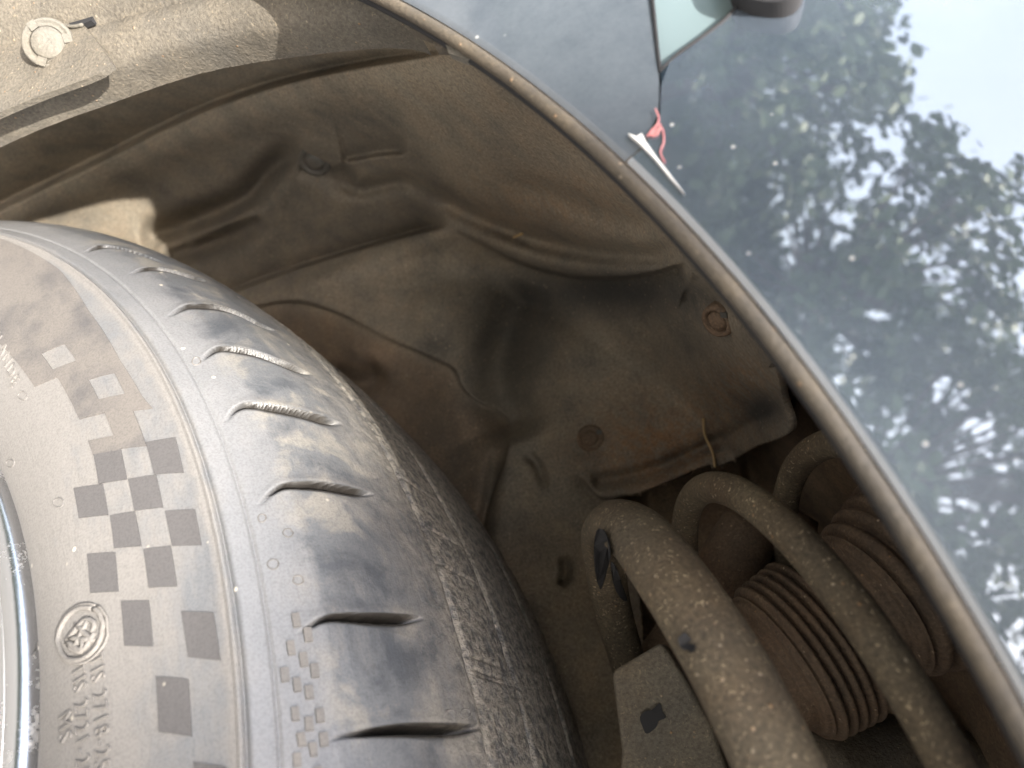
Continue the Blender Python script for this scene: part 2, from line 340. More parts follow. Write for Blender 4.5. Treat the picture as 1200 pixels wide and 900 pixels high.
POCKET = catmull([(280, 372), (310, 357), (352, 353), (400, 368), (455, 396), (505, 418), (532, 432), (541, 452), (560, 470), (585, 482), (598, 500), (592, 540), (575, 590), (560, 640), (520, 640), (400, 560), (300, 470)], 6, True)
def liner_depth(px, py):
    px = np.asarray(px, float); py = np.asarray(py, float)
    t = smin(cyl_t(px, py, 0.392), plane_t(px, py, -0.205), 0.10)
    sh = t.copy() * 0
    def step(poly, amp, w_sharp, w_soft, a=.1, b=.1):      # deep just on the right-hand side of the line, easing back over w_soft
        nonlocal sh
        d, p = pdist(px, py, catmull(poly, 6)); e = sstep(-w_sharp, w_sharp, d) * np.exp(-np.maximum(d, 0) / w_soft)
        sh = sh + amp * e * taper(p, a, b)
    def ridge(poly, amp, w, a=.15, b=.15):
        nonlocal sh
        d, p = pdist(px, py, catmull(poly, 6)); sh = sh + amp * np.exp(-(d / w) ** 2) * taper(p, a, b)
    # long corrugations that run round the arch
    step([(560, 55), (470, 68), (400, 80), (330, 96), (260, 119), (200, 145), (130, 180), (60, 214), (-40, 262)], 0.030, 6, 38, .2, 0)
    ridge([(-40, 290), (60, 238), (140, 200), (220, 165), (300, 135), (400, 110), (520, 100)], -0.006, 22, 0, .3)
    # boss with the screw and its two short flutes
    step([(330, 196), (312, 208), (300, 222), (270, 236), (230, 253), (160, 282)], 0.0, 6, 20)
    ridge([(160, 280), (205, 268), (250, 250), (290, 230), (312, 205), (335, 184), (365, 176)], 0.025, 15, .1, .15)
    ridge([(190, 305), (240, 287), (290, 268), (325, 262)], 0.019, 13, .1, .4)
    ridge([(215, 283), (262, 263), (305, 243)], -0.007, 10)
    ridge([(350, 190), (385, 205), (415, 230)], 0.010, 13, .1, .3)
    step([(480, 178), (440, 181), (400, 190)], 0.016, 5, 20, .15, .1)
    ridge([(402, 188), (406, 206), (420, 222), (470, 213), (505, 224)], 0.013, 10, .1, .3)
    # sharp pressed line
    step([(528, 264), (490, 272), (440, 286), (350, 313), (250, 350)], 0.036, 3, 30, .12, .0)
    ridge([(540, 275), (480, 290), (420, 310), (340, 342)], -0.006, 14)
    # hollow under the upper liner, running to the corner
    ridge([(470, 208), (530, 240), (575, 262), (630, 282), (700, 296), (760, 300), (800, 290)], 0.018, 13, .2, .1)
    ridge([(560, 205), (640, 225), (720, 255), (790, 270)], 0.011, 16, .35, .2)
    ridge([(540, 262), (600, 292), (660, 311), (720, 316), (780, 306)], -0.010, 16, .25, .15)
    step([(800, 308), (760, 319), (715, 324), (660, 320), (605, 303), (565, 283), (530, 268)], 0.0, 4, 50)
    step([(528, 268), (565, 285), (605, 306), (660, 322), (715, 326), (760, 321), (805, 308)], 0.036, 2.5, 45, .3, .05)
    # valley down the middle
    ridge([(625, 330), (605, 370), (592, 410), (585, 450), (600, 490), (612, 520)], 0.024, 32, .15, .15)
    ridge([(640, 420), (700, 400), (760, 390)], -0.008, 45, .2, .2)
    ridge([(500, 330), (520, 380), (550, 430)], -0.006, 35, .3, .2)
    step([(735, 581), (705, 584), (690, 571), (672, 552)][::-1], 0.006, 3, 30, .3, 0)
    ridge([(585, 510), (578, 560), (568, 620), (560, 700)], .008, 9, .2, .1)
    ridge([(612, 530), (630, 545), (640, 575)], .006, 6, .3, .3)
    ridge([(660, 650), (663, 672), (655, 688)], .008, 6, .2, .2)
    # corner of the panel: hollow and rolled edge
    ridge([(880, 480), (905, 478)], 0.010, 26, 0, 0)
    ridge([(690, 566), (760, 552), (830, 522), (915, 478)], 0.006, 9, .05, .05)
    ridge([(800, 340), (830, 352), (880, 360)], 0.012, 20, .1, .1)
    # pocket pressed into the inner wall
    d, p = pdist(px, py, np.vstack([POCKET, POCKET[:1]])); ins = inpoly(px, py, POCKET)
    dd = np.where(ins, np.abs(d), -np.abs(d)); sh = sh + 0.008 * sstep(-1.5, 3, dd) + .024 * sstep(0, 75, dd) * (1 - .6 * sstep(380, 560, px)) - 0.010 * np.exp(-(((px - 420) / 40) ** 2 + ((py - 415) / 28) ** 2)) * ins
    ridge([(380, 440), (420, 450), (450, 430)], 0.010, 14, .2, .2)
    return t + sh

EDGE = catmull([(722, 583), (735, 581), (770, 569), (800, 556), (828, 545), (850, 543), (885, 524), (925, 506), (918, 470), (908, 425), (895, 395), (880, 362), (905, 372), (990, 520)], 5)
def heightmesh(name, x0, x1, y0, y1, st, depth, mask_poly, edge, mat, parent, brown, bare, clip_out=True):
    xs = np.arange(x0, x1 + st, st); ys = np.arange(y0, y1 + st, st); X, Y = np.meshgrid(xs, ys, indexing='ij')
    X = X.astype(float).copy(); Y = Y.astype(float).copy()
    if edge is not None:
        fx, fy = X.ravel(), Y.ravel(); best = np.full(len(fx), 1e9); qx = fx.copy(); qy = fy.copy()
        for i in range(len(edge) - 1):
            a, b2 = edge[i], edge[i + 1]; d = b2 - a; tt = np.clip(((fx - a[0]) * d[0] + (fy - a[1]) * d[1]) / (d @ d + 1e-9), 0, 1)
            cx = a[0] + tt * d[0]; cy = a[1] + tt * d[1]; dd = np.hypot(fx - cx, fy - cy); k = dd < best
            best[k] = dd[k]; qx[k] = cx[k]; qy[k] = cy[k]
        near = best < st * 0.72; fx[near] = qx[near]; fy[near] = qy[near]; X = fx.reshape(X.shape); Y = fy.reshape(Y.shape)
    T = depth(X, Y); P = ray(X, Y) * T[..., None]
    fc = gridfaces(len(xs), len(ys), flip=False)
    if mask_poly is not None:
        cx = X.ravel()[fc].mean(1); cy = Y.ravel()[fc].mean(1); fc = fc[inpoly(cx, cy, mask_poly)]
    if clip_out: fc = fc[toarch(P.reshape(-1, 3)[fc].mean(1))[:, 2] < -.004]
    used = np.unique(fc); mp = np.full(X.size, -1); mp[used] = np.arange(len(used))
    return mesh(name, P.reshape(-1, 3)[used], mp[fc], mat, parent, attrs={'brown': brown(X, Y).ravel()[used], 'bare': bare(X, Y).ravel()[used], 'rust': np.clip(gauss(X, Y, 775, 525, 85, 50) + .8 * gauss(X, Y, 870, 455, 45, 40) + .35 * gauss(X, Y, 640, 240, 120, 40), 0, 1).ravel()[used]})

def gauss(X, Y, cx, cy, sx, sy): return np.exp(-((X - cx) / sx) ** 2 - ((Y - cy) / sy) ** 2)
def brown(X, Y):
    b = 0.15 + 0.75 * sstep(-8, 20, np.where(inpoly(X, Y, POCKET), 1, -1) * np.abs(pdist(X, Y, np.vstack([POCKET, POCKET[:1]]))[0]))
    b = b + 0.5 * sstep(560, 640, Y - (X - 600) * 0.1) + 0.55 * gauss(X, Y, 770, 520, 90, 60) + 0.25 * gauss(X, Y, 640, 150, 140, 90) + .25 * gauss(X, Y, 640, 250, 120, 40)
    return np.clip(b, 0, 1)
def bare(X, Y):
    b = 0.5 * gauss(X, Y, 600, 400, 50, 80) + 0.45 * gauss(X, Y, 680, 340, 90, 32) + 0.4 * gauss(X, Y, 760, 345, 70, 30) + 0.7 * gauss(X, Y, 895, 480, 26, 22)
    b = b + 0.5 * sstep(0, -60, pdist(X, Y, [(-60, 272), (130, 180), (260, 119), (400, 80), (560, 60)])[0] * -1) * 0.55
    b = b + 0.3 * gauss(X, Y, 330, 200, 60, 30) + 0.3 * gauss(X, Y, 250, 300, 60, 30)
    return np.clip(b, 0, 0.9)

liner = thing('wheel_arch_liner', 'dusty black plastic liner with pressed ridges lining the wheel arch behind the tyre', 'wheel arch liner', W(A2C(np.array([0.3, 0.0, -0.2]))))
shell_poly = np.vstack([[(-120, -120), (1010, -120), (1010, 522)], EDGE[::-1], [(728, 600), (745, 660), (756, 760), (756, 960), (-120, 960)]])
lin = heightmesh('liner_shell', -120, 1020, -120, 930, 1.9, liner_depth, shell_poly, EDGE, MLINER, liner, brown, bare)
sm = lin.modifiers.new('thickness', 'SOLIDIFY'); sm.thickness = 0.0022; sm.offset = 1.0
# wall of the body behind the strut, seen below the liner's edge
def wall_depth(px, py):
    t = smin(cyl_t(px, py, 0.392), plane_t(px, py, -0.205), 0.10)
    off = np.interp(px, [480, 560, 600, 660, 690, 720, 1000, 1400], [.04, .04, .04, .04, .03, .022, .05, .06])
    off = np.where(off < 0, off * sstep(505, 600, py - (px - 600) * 0.55) + .012 * (1 - sstep(505, 600, py - (px - 600) * .55)), off)
    d, p = pdist(px, py, [(585, 500), (578, 560), (570, 620), (560, 700)]); off = off + .008 * np.exp(-(d / 9) ** 2)
    d, p = pdist(px, py, [(610, 530), (630, 545), (640, 575)]); off = off + .006 * np.exp(-(d / 6) ** 2) * taper(p, .3, .3)
    d, p = pdist(px, py, [(660, 655), (663, 672), (655, 684)]); off = off + .008 * np.exp(-(d / 6) ** 2)
    d, p = pdist(px, py, [(755, 560), (752, 600), (748, 640), (735, 760)]); off = off + .010 * sstep(-10, 6, d)
    d, p = pdist(px, py, [(868, 500), (873, 560), (880, 640), (900, 760)]); off = off + .010 * sstep(-6, 6, -d)
    off = off + .004 * np.sin(px * .021 + py * .013) * np.sin(py * .03)
    return t + off
wallt = thing('inner_wing_panel', 'mud-brown inner wing panel behind the coil spring', 'inner wing', W(A2C(np.array([0.1, 0.0, -0.24]))))
w1 = heightmesh('panel_sheet', 640, 1420, 440, 1120, 3.5, wall_depth, None, None, MWALL, wallt, brown, bare)

# closed housing of the car body round all this
body = thing('car_body', 'dark body shell enclosing the wheel arch cavity', 'car body', W(A2C(np.array([0.0, -0.36, -0.4]))))
th = np.radians(np.linspace(-30, 210, 61)); prof = [(0.41, -0.012), (0.44, -0.05), (0.46, -0.2), (0.46, -0.44), (0.02, -0.45)]
V = np.array([[[rr * np.cos(a), rr * np.sin(a), o] for rr, o in prof] for a in th])
mesh('wheel_housing', A2C(V).reshape(-1, 3), gridfaces(61, len(prof), flip=True), MSHELL, body)

# ------------------------------------------------------------------ screws and rivets on the liner
def local_frame(px, py, depth):
    e = 6.0; P = ray(px, py) * depth(np.array(px, float), np.array(py, float))
    a = ray(px + e, py) * depth(np.array(px + e), np.array(py, float)) - ray(px - e, py) * depth(np.array(px - e), np.array(py, float))
    b = ray(px, py + e) * depth(np.array(px, float), np.array(py + e)) - ray(px, py - e) * depth(np.array(px, float), np.array(py - e))
    nn = np.cross(b, a); nn /= np.linalg.norm(nn)
    if nn @ P > 0: nn = -nn
    return P, nn
def flat_depth(px, py): return smin(cyl_t(px, py, 0.392), plane_t(px, py, -0.205), 0.10)
def rivet(px, py, rad_px, mat, lift, label, cat, nrm=None, notch=True, head=None):
    P, nn = local_frame(px, py, flat_depth); Tz = float(liner_depth(np.array([px], float), np.array([py], float))[0])
    P = ray(px, py) * Tz; nn = nn if nrm is None else nrm; nn = nn * .55 - P / np.linalg.norm(P) * .45; nn /= np.linalg.norm(nn)
    R = rad_px * Tz / F; th_ = thing('push_rivet', label, cat, W(P), 'plastic fasteners on the wheel arch liner')
    lathe('rivet_head', P, nn, [(R, -lift), (R, lift * .5), (R * .94, lift * .9), (R * .72, lift), (R * .68, lift * .45), (R * .60, lift * .4), (R * .56, lift * .85), (R * .3, lift), (0.00002, lift * 1.02)], mat, th_, 40)
    if notch:
        u = np.cross(nn, [0, 1, 0.2]); u /= np.linalg.norm(u); v = np.cross(nn, u)
        c = P + nn * lift * 1.0 - u * R * .62 * np.sign(u[0]) * -1 - v * R * .5
        q = [c + u * a * R * .2 + v * b2 * R * .16 for a, b2 in ((-1, -1), (1, -1), (1, 1), (-1, 1))]
        plate('pry_notch', q, lift * .8, nn, MBLACK, th_)
    return th_
rivet(370, 187, 19, MBLACK, 0.0035, 'dark screw head in the hollow boss of the ridged liner', 'screw', notch=False)
rivet(692, 514, 16, MBOOT, 0.0012, 'flush dusty push rivet in the middle of the liner corner panel', 'rivet')
rivet(846, 372, 21, MBOOT, 0.0035, 'round muddy push rivet at the top corner of the liner panel beside the arch edge', 'rivet')
rivet(672, 153, 10, MBOOT, 0.0012, 'small mud-caked rivet high on the liner close to the arch trim', 'rivet', notch=False)
# straw and grit lodged on the liner
def straw(path, rad, label, mat=MSTRAW):
    P = np.array([ray(x, y) * (float(liner_depth(np.array([x], float), np.array([y], float))[0]) - .003) for x, y in path])
    P = catmull(P, 5); return tag(tube('straw', P, rad, mat, None, 7), label, 'straw', 'bits of straw and twig caught on the liner')
straw([(602, 278), (612, 274)], .0007, 'short flat straw lying on the fold of the liner above the valley')
straw([(838, 548), (835, 530), (826, 510), (824, 490)], .0006, 'pale twig hanging down over the rolled edge of the corner panel')

# ------------------------------------------------------------------ tyre
PROF = catmull([(.2225, -.006), (.2235, .0), (.230, .0045), (.2445, .0082), (.265, .0084), (.2790, .0068), (.2845, .0057), (.2901, .0008), (.300, -.0085), (.3085, -.0215), (.3140, -.039), (.3168, -.060), (.3185, -.100), (.3178, -.140), (.3140, -.170), (.306, -.190), (.290, -.202), (.25, -.205), (.2235, -.196)], 40)
SL = np.r_[0, np.cumsum(np.linalg.norm(np.diff(PROF, axis=0), axis=1))]
PT = np.gradient(PROF, axis=0); PT /= np.linalg.norm(PT, axis=1)[:, None]; PN = np.stack([-PT[:, 1], PT[:, 0]], 1)
if PN[200] @ (PROF[200] - np.array([.27, -.1])) < 0: PN = -PN
def surf(ph, s, h):
    rr = np.interp(s, SL, PROF[:, 0]); aa = np.interp(s, SL, PROF[:, 1]); nr = np.interp(s, SL, PN[:, 0]); na = np.interp(s, SL, PN[:, 1])
    rr = rr + nr * h; aa = aa + na * h
    return C + aa[..., None] * n + rr[..., None] * (np.cos(ph)[..., None] * r0 + np.sin(ph)[..., None] * t0)
def hit(px, py):
    """first crossing of the ray with the tyre -> (angle, arc length)"""
    tt = np.linspace(.1, .5, 3000); d = ray(px, py); P = d * tt[:, None] - C; a = P @ n; rr = np.linalg.norm(P - a[:, None] * n, axis=1)
    Q = np.stack([rr, a], 1); st = PROF[::8]; ins = np.ones(len(tt), bool)
    best = 1e9; bi = None
    sd = np.full(len(tt), -1e9)
    for i in range(len(st) - 1):
        e = st[i + 1] - st[i]; nn = np.array([-e[1], e[0]]); nn /= np.linalg.norm(nn)
        if nn @ (st[i] - np.array([.27, -.1])) < 0: nn = -nn
        sd = np.maximum(sd, (Q - st[i]) @ nn)
    k = np.argmax(sd < 0) if (sd < 0).any() else int(np.argmin(sd))
    p = P[k]; ph = math.atan2(p @ t0, p @ r0); j = int(np.argmin(((PROF - Q[k]) ** 2).sum(1)))
    return ph, SL[j]
def hits(pts): return np.array([hit(*p) for p in pts])
S_LIP = hit(60, 800)[1]
s_ridge = SL[np.argmin(((PROF - [.2845, .0057]) ** 2).sum(1))]; s_l2 = SL[np.argmin(((PROF - [.2901, .0008]) ** 2).sum(1))]
# grids: fine where the tyre is in view
pv = [hit(*p)[0] for p in ((5, 262), (690, 895), (60, 890), (20, 300), (300, 890), (500, 560))]
ph0, ph1 = min(pv) - .06, max(pv) + .10
s_end = hit(640, 760)[1] + .05
PHI = np.r_[np.linspace(ph0, ph1, 1250), np.linspace(ph1, ph0 + 2 * np.pi, 170)[1:-1]]
sv = np.r_[np.linspace(0, s_ridge - .004, 70), np.linspace(s_ridge - .004, s_l2 + .002, 44)[1:], np.linspace(s_l2 + .002, s_end, 250)[1:], np.linspace(s_end, SL[-1], 30)[1:]]
PH, SS = np.meshgrid(PHI, sv, indexing='ij')
SLIT_SHADE = np.zeros_like(PH); H = np.zeros_like(PH); DU = np.zeros_like(PH)
# rim-protector ledge and the thin moulding line
H += -0.0012 * np.exp(-((SS - s_ridge - .0006) / .0007) ** 2) + 0.0009 * sstep(-.0016, -.0002, SS - s_ridge) * np.exp(-np.maximum(-(SS - s_ridge + .0012), 0) / .012) * (SS < s_ridge + .0004)
H += -0.0006 * np.exp(-((SS - s_l2) / .00045) ** 2)
DU += 0.30 * np.exp(-((SS - s_ridge + .0015) / .0016) ** 2)
# shoulder lugs: sharp drop on the front side, easing out towards the rear
LUGS = [[(100, 296), (122, 289), (150, 293), (185, 305)], [(153, 322), (178, 314), (205, 318), (240, 328)], [(198, 371), (225, 358), (265, 361), (320, 386)], [(235, 424), (258, 408), (300, 412), (360, 436)],
        [(263, 494), (285, 475), (335, 477), (397, 494)], [(303, 592), (330, 570), (375, 566), (434, 577)], [(350, 742), (385, 722), (430, 720), (492, 722)], [(385, 868), (400, 862), (470, 850), (560, 850)]]
lug_hits = []
for L in LUGS:
    hh = hits(catmull(L, 6)); lug_hits.append(hh)
    o = np.argsort(hh[:, 1]); s_, p_ = hh[o, 1], hh[o, 0]
    s_u, iu = np.unique(s_, return_index=True); p_u = p_[iu]
    edge = np.interp(SS, s_u, p_u); d = ((edge - PH + np.pi) % (2 * np.pi) - np.pi) * 0.31      # metres behind the edge
    u = (SS - s_u[0]) / (s_u[-1] - s_u[0]); prof_u = sstep(-.02, .35, u) * sstep(0, .3, 1.05 - u)
    wid = (1.35 if len(lug_hits) < 6 else .9) * .0009 + (1.35 if len(lug_hits) < 6 else .9) * .0014 * np.clip(1 - ((u - .58) / .5) ** 2, 0, 1)                      # the slit: narrow at both tips
    H += -.0068 * prof_u * sstep(-.00025, .0003, d) * (1 - sstep(wid * .7, wid * 1.15, d))
    H += -.0011 * prof_u * sstep(-.0002, .0006, d) * np.clip(1 - d / (.0075 * np.clip(u, .15, 1)), 0, 1)
    H += .0002 * np.exp(-((d + .0012) / .0013) ** 2) * sstep(-.05, .1, u) * sstep(0, .2, 1.0 - u)
    DU += .10 * np.exp(-((d - .004) / .007) ** 2) * sstep(0, .3, u) * sstep(-.1, .3, 1.1 - u)
    DU += .05 * np.exp(-((d + .0013) / .0012) ** 2) * sstep(-.05, .15, u) * sstep(0, .3, 1.0 - u)
    SLIT_SHADE = np.maximum(SLIT_SHADE, prof_u * sstep(-.0007, -.0001, d) * (1 - sstep(wid * 1.1, wid * 1.9, d)))
# circumferential sipes of the tread
GR = [[(500, 632), (520, 680), (537, 740), (553, 790), (570, 845)], [(551, 660), (572, 710), (588, 745), (606, 800)], [(590, 660), (622, 745), (640, 790), (658, 835)]]
for g_, dp, w in zip(GR, (.0026, .0034, .0034), (.0011, .0012, .0012)):
    s0 = np.median(hits(g_)[:, 1]); H += -dp * np.exp(-((SS - s0) / w) ** 2) * (.6 + .4 * np.sin(PH * 37 + s0 * 900))
    DU += -.06 * np.exp(-((SS - s0) / (w * 1.3)) ** 2)
# cross sipes and rough wear of the tread
s_tr = np.median(hits(GR[0])[:, 1])
for a0 in [hit(*p)[0] for p in ((612, 792), (557, 785), (603, 655), (640, 700), (585, 700), (520, 782))]:
    H += -.0008 * np.exp(-((PH - a0) * .318 / .0006) ** 2) * np.exp(-((SS - s_tr - .012) / .011) ** 2)
rgh = np.zeros_like(H)
for k in range(40):
    a, b2, c_ = rng.normal(0, 700), rng.normal(0, 900), rng.uniform(0, 6.3); rgh += np.sin(a * PH * .3 + b2 * SS + c_)
H += .00007 * rgh / 4 * sstep(s_tr - .03, s_tr, SS)
DU += .17 * sstep(s_tr - .04, s_tr + .005, SS) + .42 * sstep(s_ridge + .001, S_LIP, SS) * (SS < s_ridge + .001)
P_tip = hit(263, 494)[1]
DU += -.08 * sstep(s_ridge + .0015, s_ridge + .004, SS) * sstep(0, .02, s_tr - .01 - SS)
CHK = sstep(s_ridge + .001, s_ridge + .003, SS) * (1 - sstep(s_l2 + .012, P_tip + .012, SS)) * .85  # paler grey zone from the ridge to the lug tips
TRD = sstep(s_tr - .012, s_tr + .006, SS) * .9 + .25 * sstep(s_tr - .035, s_tr - .01, SS) * (1 - sstep(s_tr - .012, s_tr + .006, SS))
CHK *= 1 - SLIT_SHADE; DU -= .9 * np.clip(SLIT_SHADE * 1.6, 0, 1)
PAT = .9 * sstep(P_tip + .002, P_tip + .014, SS) * (1 - .5 * sstep(s_tr - .01, s_tr + .01, SS)) * (1 - np.clip(SLIT_SHADE, 0, 1))
pc = hit(200, 300)[0]; DU += .12 * sstep(-.5, .35, PH)       # the warmer, paler cover tone grows towards the front of the wheel
wheel = thing('mounted_tyre', 'dusty low-profile tyre with chequered sidewall on a silver alloy rim', 'tyre', W(C))
tyre = mesh('tyre', surf(PH, SS, H).reshape(-1, 3), gridfaces(len(PHI), len(sv), True), MTYRE, wheel, uv=np.stack([PH * .3, SS], -1).reshape(-1, 2), attrs={'dust': DU.ravel(), 'pale_shoulder': CHK.ravel(), 'tread': TRD.ravel(), 'slit': np.clip(SLIT_SHADE * 1.5, 0, 1).ravel(), 'patchy': PAT.ravel()})

# chequered print: thin ribbed patches standing a hair proud of the sidewall
def patch(corners_px, name, mat, parent, lift=.00025, k=5, dust=0.0, base_h=None):
    q = hits(corners_px); g_ = np.linspace(0, 1, k); U, V_ = np.meshgrid(g_, g_, indexing='ij')
    ps = ((1 - U) * (1 - V_))[..., None] * q[0] + (U * (1 - V_))[..., None] * q[1] + (U * V_)[..., None] * q[2] + ((1 - U) * V_)[..., None] * q[3]
    return patch_ps(ps, name, mat, parent, lift, dust)
def patch_ps(ps, name, mat, parent, lift, dust=0.0):
    k1, k2 = ps.shape[:2]; ed = np.zeros((k1, k2)); ed[[0, -1]] = 1; ed[:, [0, -1]] = 1
    P = surf(ps[..., 0], ps[..., 1], lift - ed * (lift + .0004)).reshape(-1, 3)
    P2 = surf(ps[..., 0], ps[..., 1], np.full((k1, k2), lift)).reshape(-1, 3)
    # ring of skirt vertices keeps the edges crisp
    fc = gridfaces(k1, k2); idx = np.arange(k1 * k2).reshape(k1, k2)
    loop = list(idx[:, 0]) + list(idx[-1, 1:]) + list(idx[-2::-1, -1]) + list(idx[0, -2:0:-1])
    sk = P[loop]; nb = len(P2); ff = [list(map(int, x)) for x in fc]
    for i in range(len(loop)):
        j = (i + 1) % len(loop); ff.append([int(loop[i]), int(loop[j]), nb + j, nb + i])
    V = np.vstack([P2, sk]); pu = ps.reshape(-1, 2); uv = np.vstack([pu, pu[loop]]) * [.3, 1]
    return mesh(name, V, ff, mat, parent, smooth=False, uv=uv, attrs={'dust': np.full(len(V), dust)})
# cell borders measured on the tyre: radial columns x angular rows
col_s = None
DARK = [((88, 572), (122, 567), (127, 604), (93, 608)), ((110, 533), (143, 527), (150, 563), (117, 567)), ((173, 519), (206, 513), (216, 554), (183, 557)), ((152, 563), (184, 558), (192, 596), (159, 600)),
        ((129, 605), (160, 600), (167, 641), (134, 643)), ((195, 600), (229, 597), (237, 639), (203, 641)), ((103, 650), (135, 648), (140, 693), (107, 695)), ((170, 645), (202, 641), (209, 688), (176, 690)),
        ((143, 705), (176, 705), (182, 758), (147, 757)), ((215, 717), (251, 718), (259, 774), (222, 771)), ((186, 793), (222, 797), (226, 864), (189, 858)), ((229, 893), (266, 899), (268, 960), (232, 955))]
for q in DARK: patch(q, 'check_square', MCHECK, wheel, .0003, 4, .02)
# the solid dark part of the band above, with its pale squares left open: cells on a sheared grid
COLS = ((.0345, .0420), (.0420, .0496), (.0496, .0572), (.0572, .0635))
EDG = ([36.66, 39.3, 41.9, 44.5, 47.1, 49.7, 52.3, 55, 58, 61, 64, 67], [26.76, 28.1, 30.36, 32.5, 34.6, 36.6, 39.07, 41.7, 44.3, 46.9, 49.5, 52, 55, 58, 61, 64, 67],
       [25.75, 28.2, 30.67, 33.01, 35.6, 38.2, 40.8, 43.4, 46, 48.6, 51.2, 54, 57, 60, 63, 66], [27.84, 30.4, 33, 35.6, 38.2, 40.8, 43.4, 46, 48.6, 51.2, 54, 57, 60, 63, 66])
PALE = ((), ((28.1, 30.36), (36.6, 39.07)), ((30.67, 33.01),), ())
for (c0, c1), ed, pale in zip(COLS, EDG, PALE):
    for e0, e1 in zip(ed[:-1], ed[1:]):
        if (e0, e1) in pale: continue
        U, V_ = np.meshgrid(np.linspace(0, 1, 5), np.linspace(0, 1, 6), indexing='ij')
        so_ = c1 + (np.interp(e0 + (e1 - e0) * U, [26, 29, 33, 40, 47, 60], [.0645, .0612, .0604, .0619, .0660, .068]) - c1) * (c1 > .06)
        ss_ = c0 + (so_ - c0) * V_; ph_ = e0 + (e1 - e0) * U - 1.12 * (ss_ - c0) / (.0076) + 1.12 * 0
        patch_ps(np.stack([np.radians(ph_), ss_], -1), 'check_square', MCHECK, wheel, .0003, .30)

# raised writing on the sidewall
def text_part(txt, start_px, end_px, top_px, name, h=.0006, mirror=False, parent=wheel):
    """baseline from start to end (pixels on the sidewall), cap height reaching top_px"""
    cu = bpy.data.curves.new(name, 'FONT'); cu.body = txt; cu.extrude = .08; cu.bevel_depth = .01; cu.offset = -.022; cu.space_character = 1.18; cu.resolution_u = 2; cu.size = 1
    to = bpy.data.objects.new(name, cu); COL.objects.link(to)
    dg = bpy.context.evaluated_depsgraph_get(); me = bpy.data.meshes.new_from_object(to.evaluated_get(dg))
    V = np.zeros(len(me.vertices) * 3, np.float32); me.vertices.foreach_get('co', V); V = V.reshape(-1, 3).astype(float)
    fc = [list(p.vertices) for p in me.polygons]; bpy.data.objects.remove(to); bpy.data.curves.remove(cu); bpy.data.meshes.remove(me)
    a = np.array(hit(*start_px)); b2 = np.array(hit(*end_px)); c_ = np.array(hit(*top_px)); w = V[:, 0].max()
    x = V[:, 0] / w; y = V[:, 1] / .69; z = (V[:, 2] - V[:, 2].min()) / max(1e-9, V[:, 2].max() - V[:, 2].min())
    ph = a[0] + x * (b2[0] - a[0]); s = a[1] + x * (b2[1] - a[1]) + y * (c_[1] - a[1])
    return mesh(name, surf(ph, s, -.0004 + z * (h + .0004)), fc, MLETTER, parent, smooth=True, sharp=40)
text_part('TIS 2718-2560', (106, 772), (112, 938), (122, 771), 'standard_number')
text_part('TIS 2721-2560', (86, 784), (90, 946), (101, 783), 'standard_number')
text_part('MS', (70, 840), (71, 873), (84, 840), 'raised_letters')
text_part('THAILANDE', (-52, 352), (16, 452), (-40, 343), 'country_name') if False else None
def text_dir(txt, start, end, top, name): return text_part(txt, start, end, top, name)
text_dir('ILANDE', (-7, 397), (15, 455), (2, 388), 'country_name')
# oval emblem
def strip(path_px, name, rad, parent=wheel, closed=False, lift=.0003):
    h_ = hits(path_px); P = surf(h_[:, 0], h_[:, 1], np.full(len(h_), lift))
    if closed: P = np.vstack([P, P[:1]])
    return tube(name, P, rad, MLETTER, parent, 8)
a = np.linspace(0, 2 * np.pi, 40, endpoint=False); ca, sa = math.cos(math.radians(-63)), math.sin(math.radians(-63))
def oval(cx, cy, A_, B_): return np.stack([cx + A_ * np.cos(a) * ca - B_ * np.sin(a) * sa, cy + A_ * np.cos(a) * sa + B_ * np.sin(a) * ca], 1)
emb = strip(oval(96, 743, 33, 24), 'emblem_ring', .0007, closed=True); emb2 = strip(oval(98, 743, 37, 28), 'emblem_rim', .0004, closed=True)
for q in (((80, 752), (100, 728), (112, 730), (110, 742)), ((80, 752), (98, 762), (112, 742)), ((84, 748), (108, 750)), ((92, 733), (112, 752)), ((90, 758), (104, 728)), ((82, 757), (97, 764), (99, 748))):
    strip(catmull(np.array(q, float), 4), 'emblem_stroke', .0007)
# little moulded vent rings
for (x, y, R_) in ((27, 464, 5.5), (69, 589, 6), (12, 543, 5), (307, 608, 5), (337, 626, 5.5), (320, 662, 6.5), (349, 681, 6), (230, 424, 5), (527, 838, 7), (545, 836, 6), (41, 758, 5)):
    pth = np.stack([x + R_ * np.cos(a[::3]), y + R_ * .9 * np.sin(a[::3])], 1); strip(pth, 'vent_ring', .0002, closed=True, lift=.00002)
# small raised chequers on the shoulder
for (x, y) in ((346, 729), (360, 746), (340, 761), (354, 775), (367, 788), (333, 792), (347, 804), (361, 813), (345, 838), (361, 850), (374, 840), (352, 868), (366, 880), (378, 868), (347, 892), (372, 908)):
    patch(((x - 5, y - 8), (x + 4, y - 9), (x + 6, y + 7), (x - 3, y + 8)), 'raised_check', MLETTER, wheel, .0007, 3)
# rim
RIM = [(.2235, -.012), (.2240, -.003), (.2232, .0025), (.2205, .0048), (.2165, .0042), (.2135, .0008), (.2110, -.006), (.2085, -.0145), (.2050, -.018), (.198, -.020), (.192, -.028), (.186, -.048), (.17, -.056), (.09, -.05), (.05, -.046), (.0005, -.045)]
lathe('rim', C, n, catmull(RIM, 4), MRIM, wheel, 220)

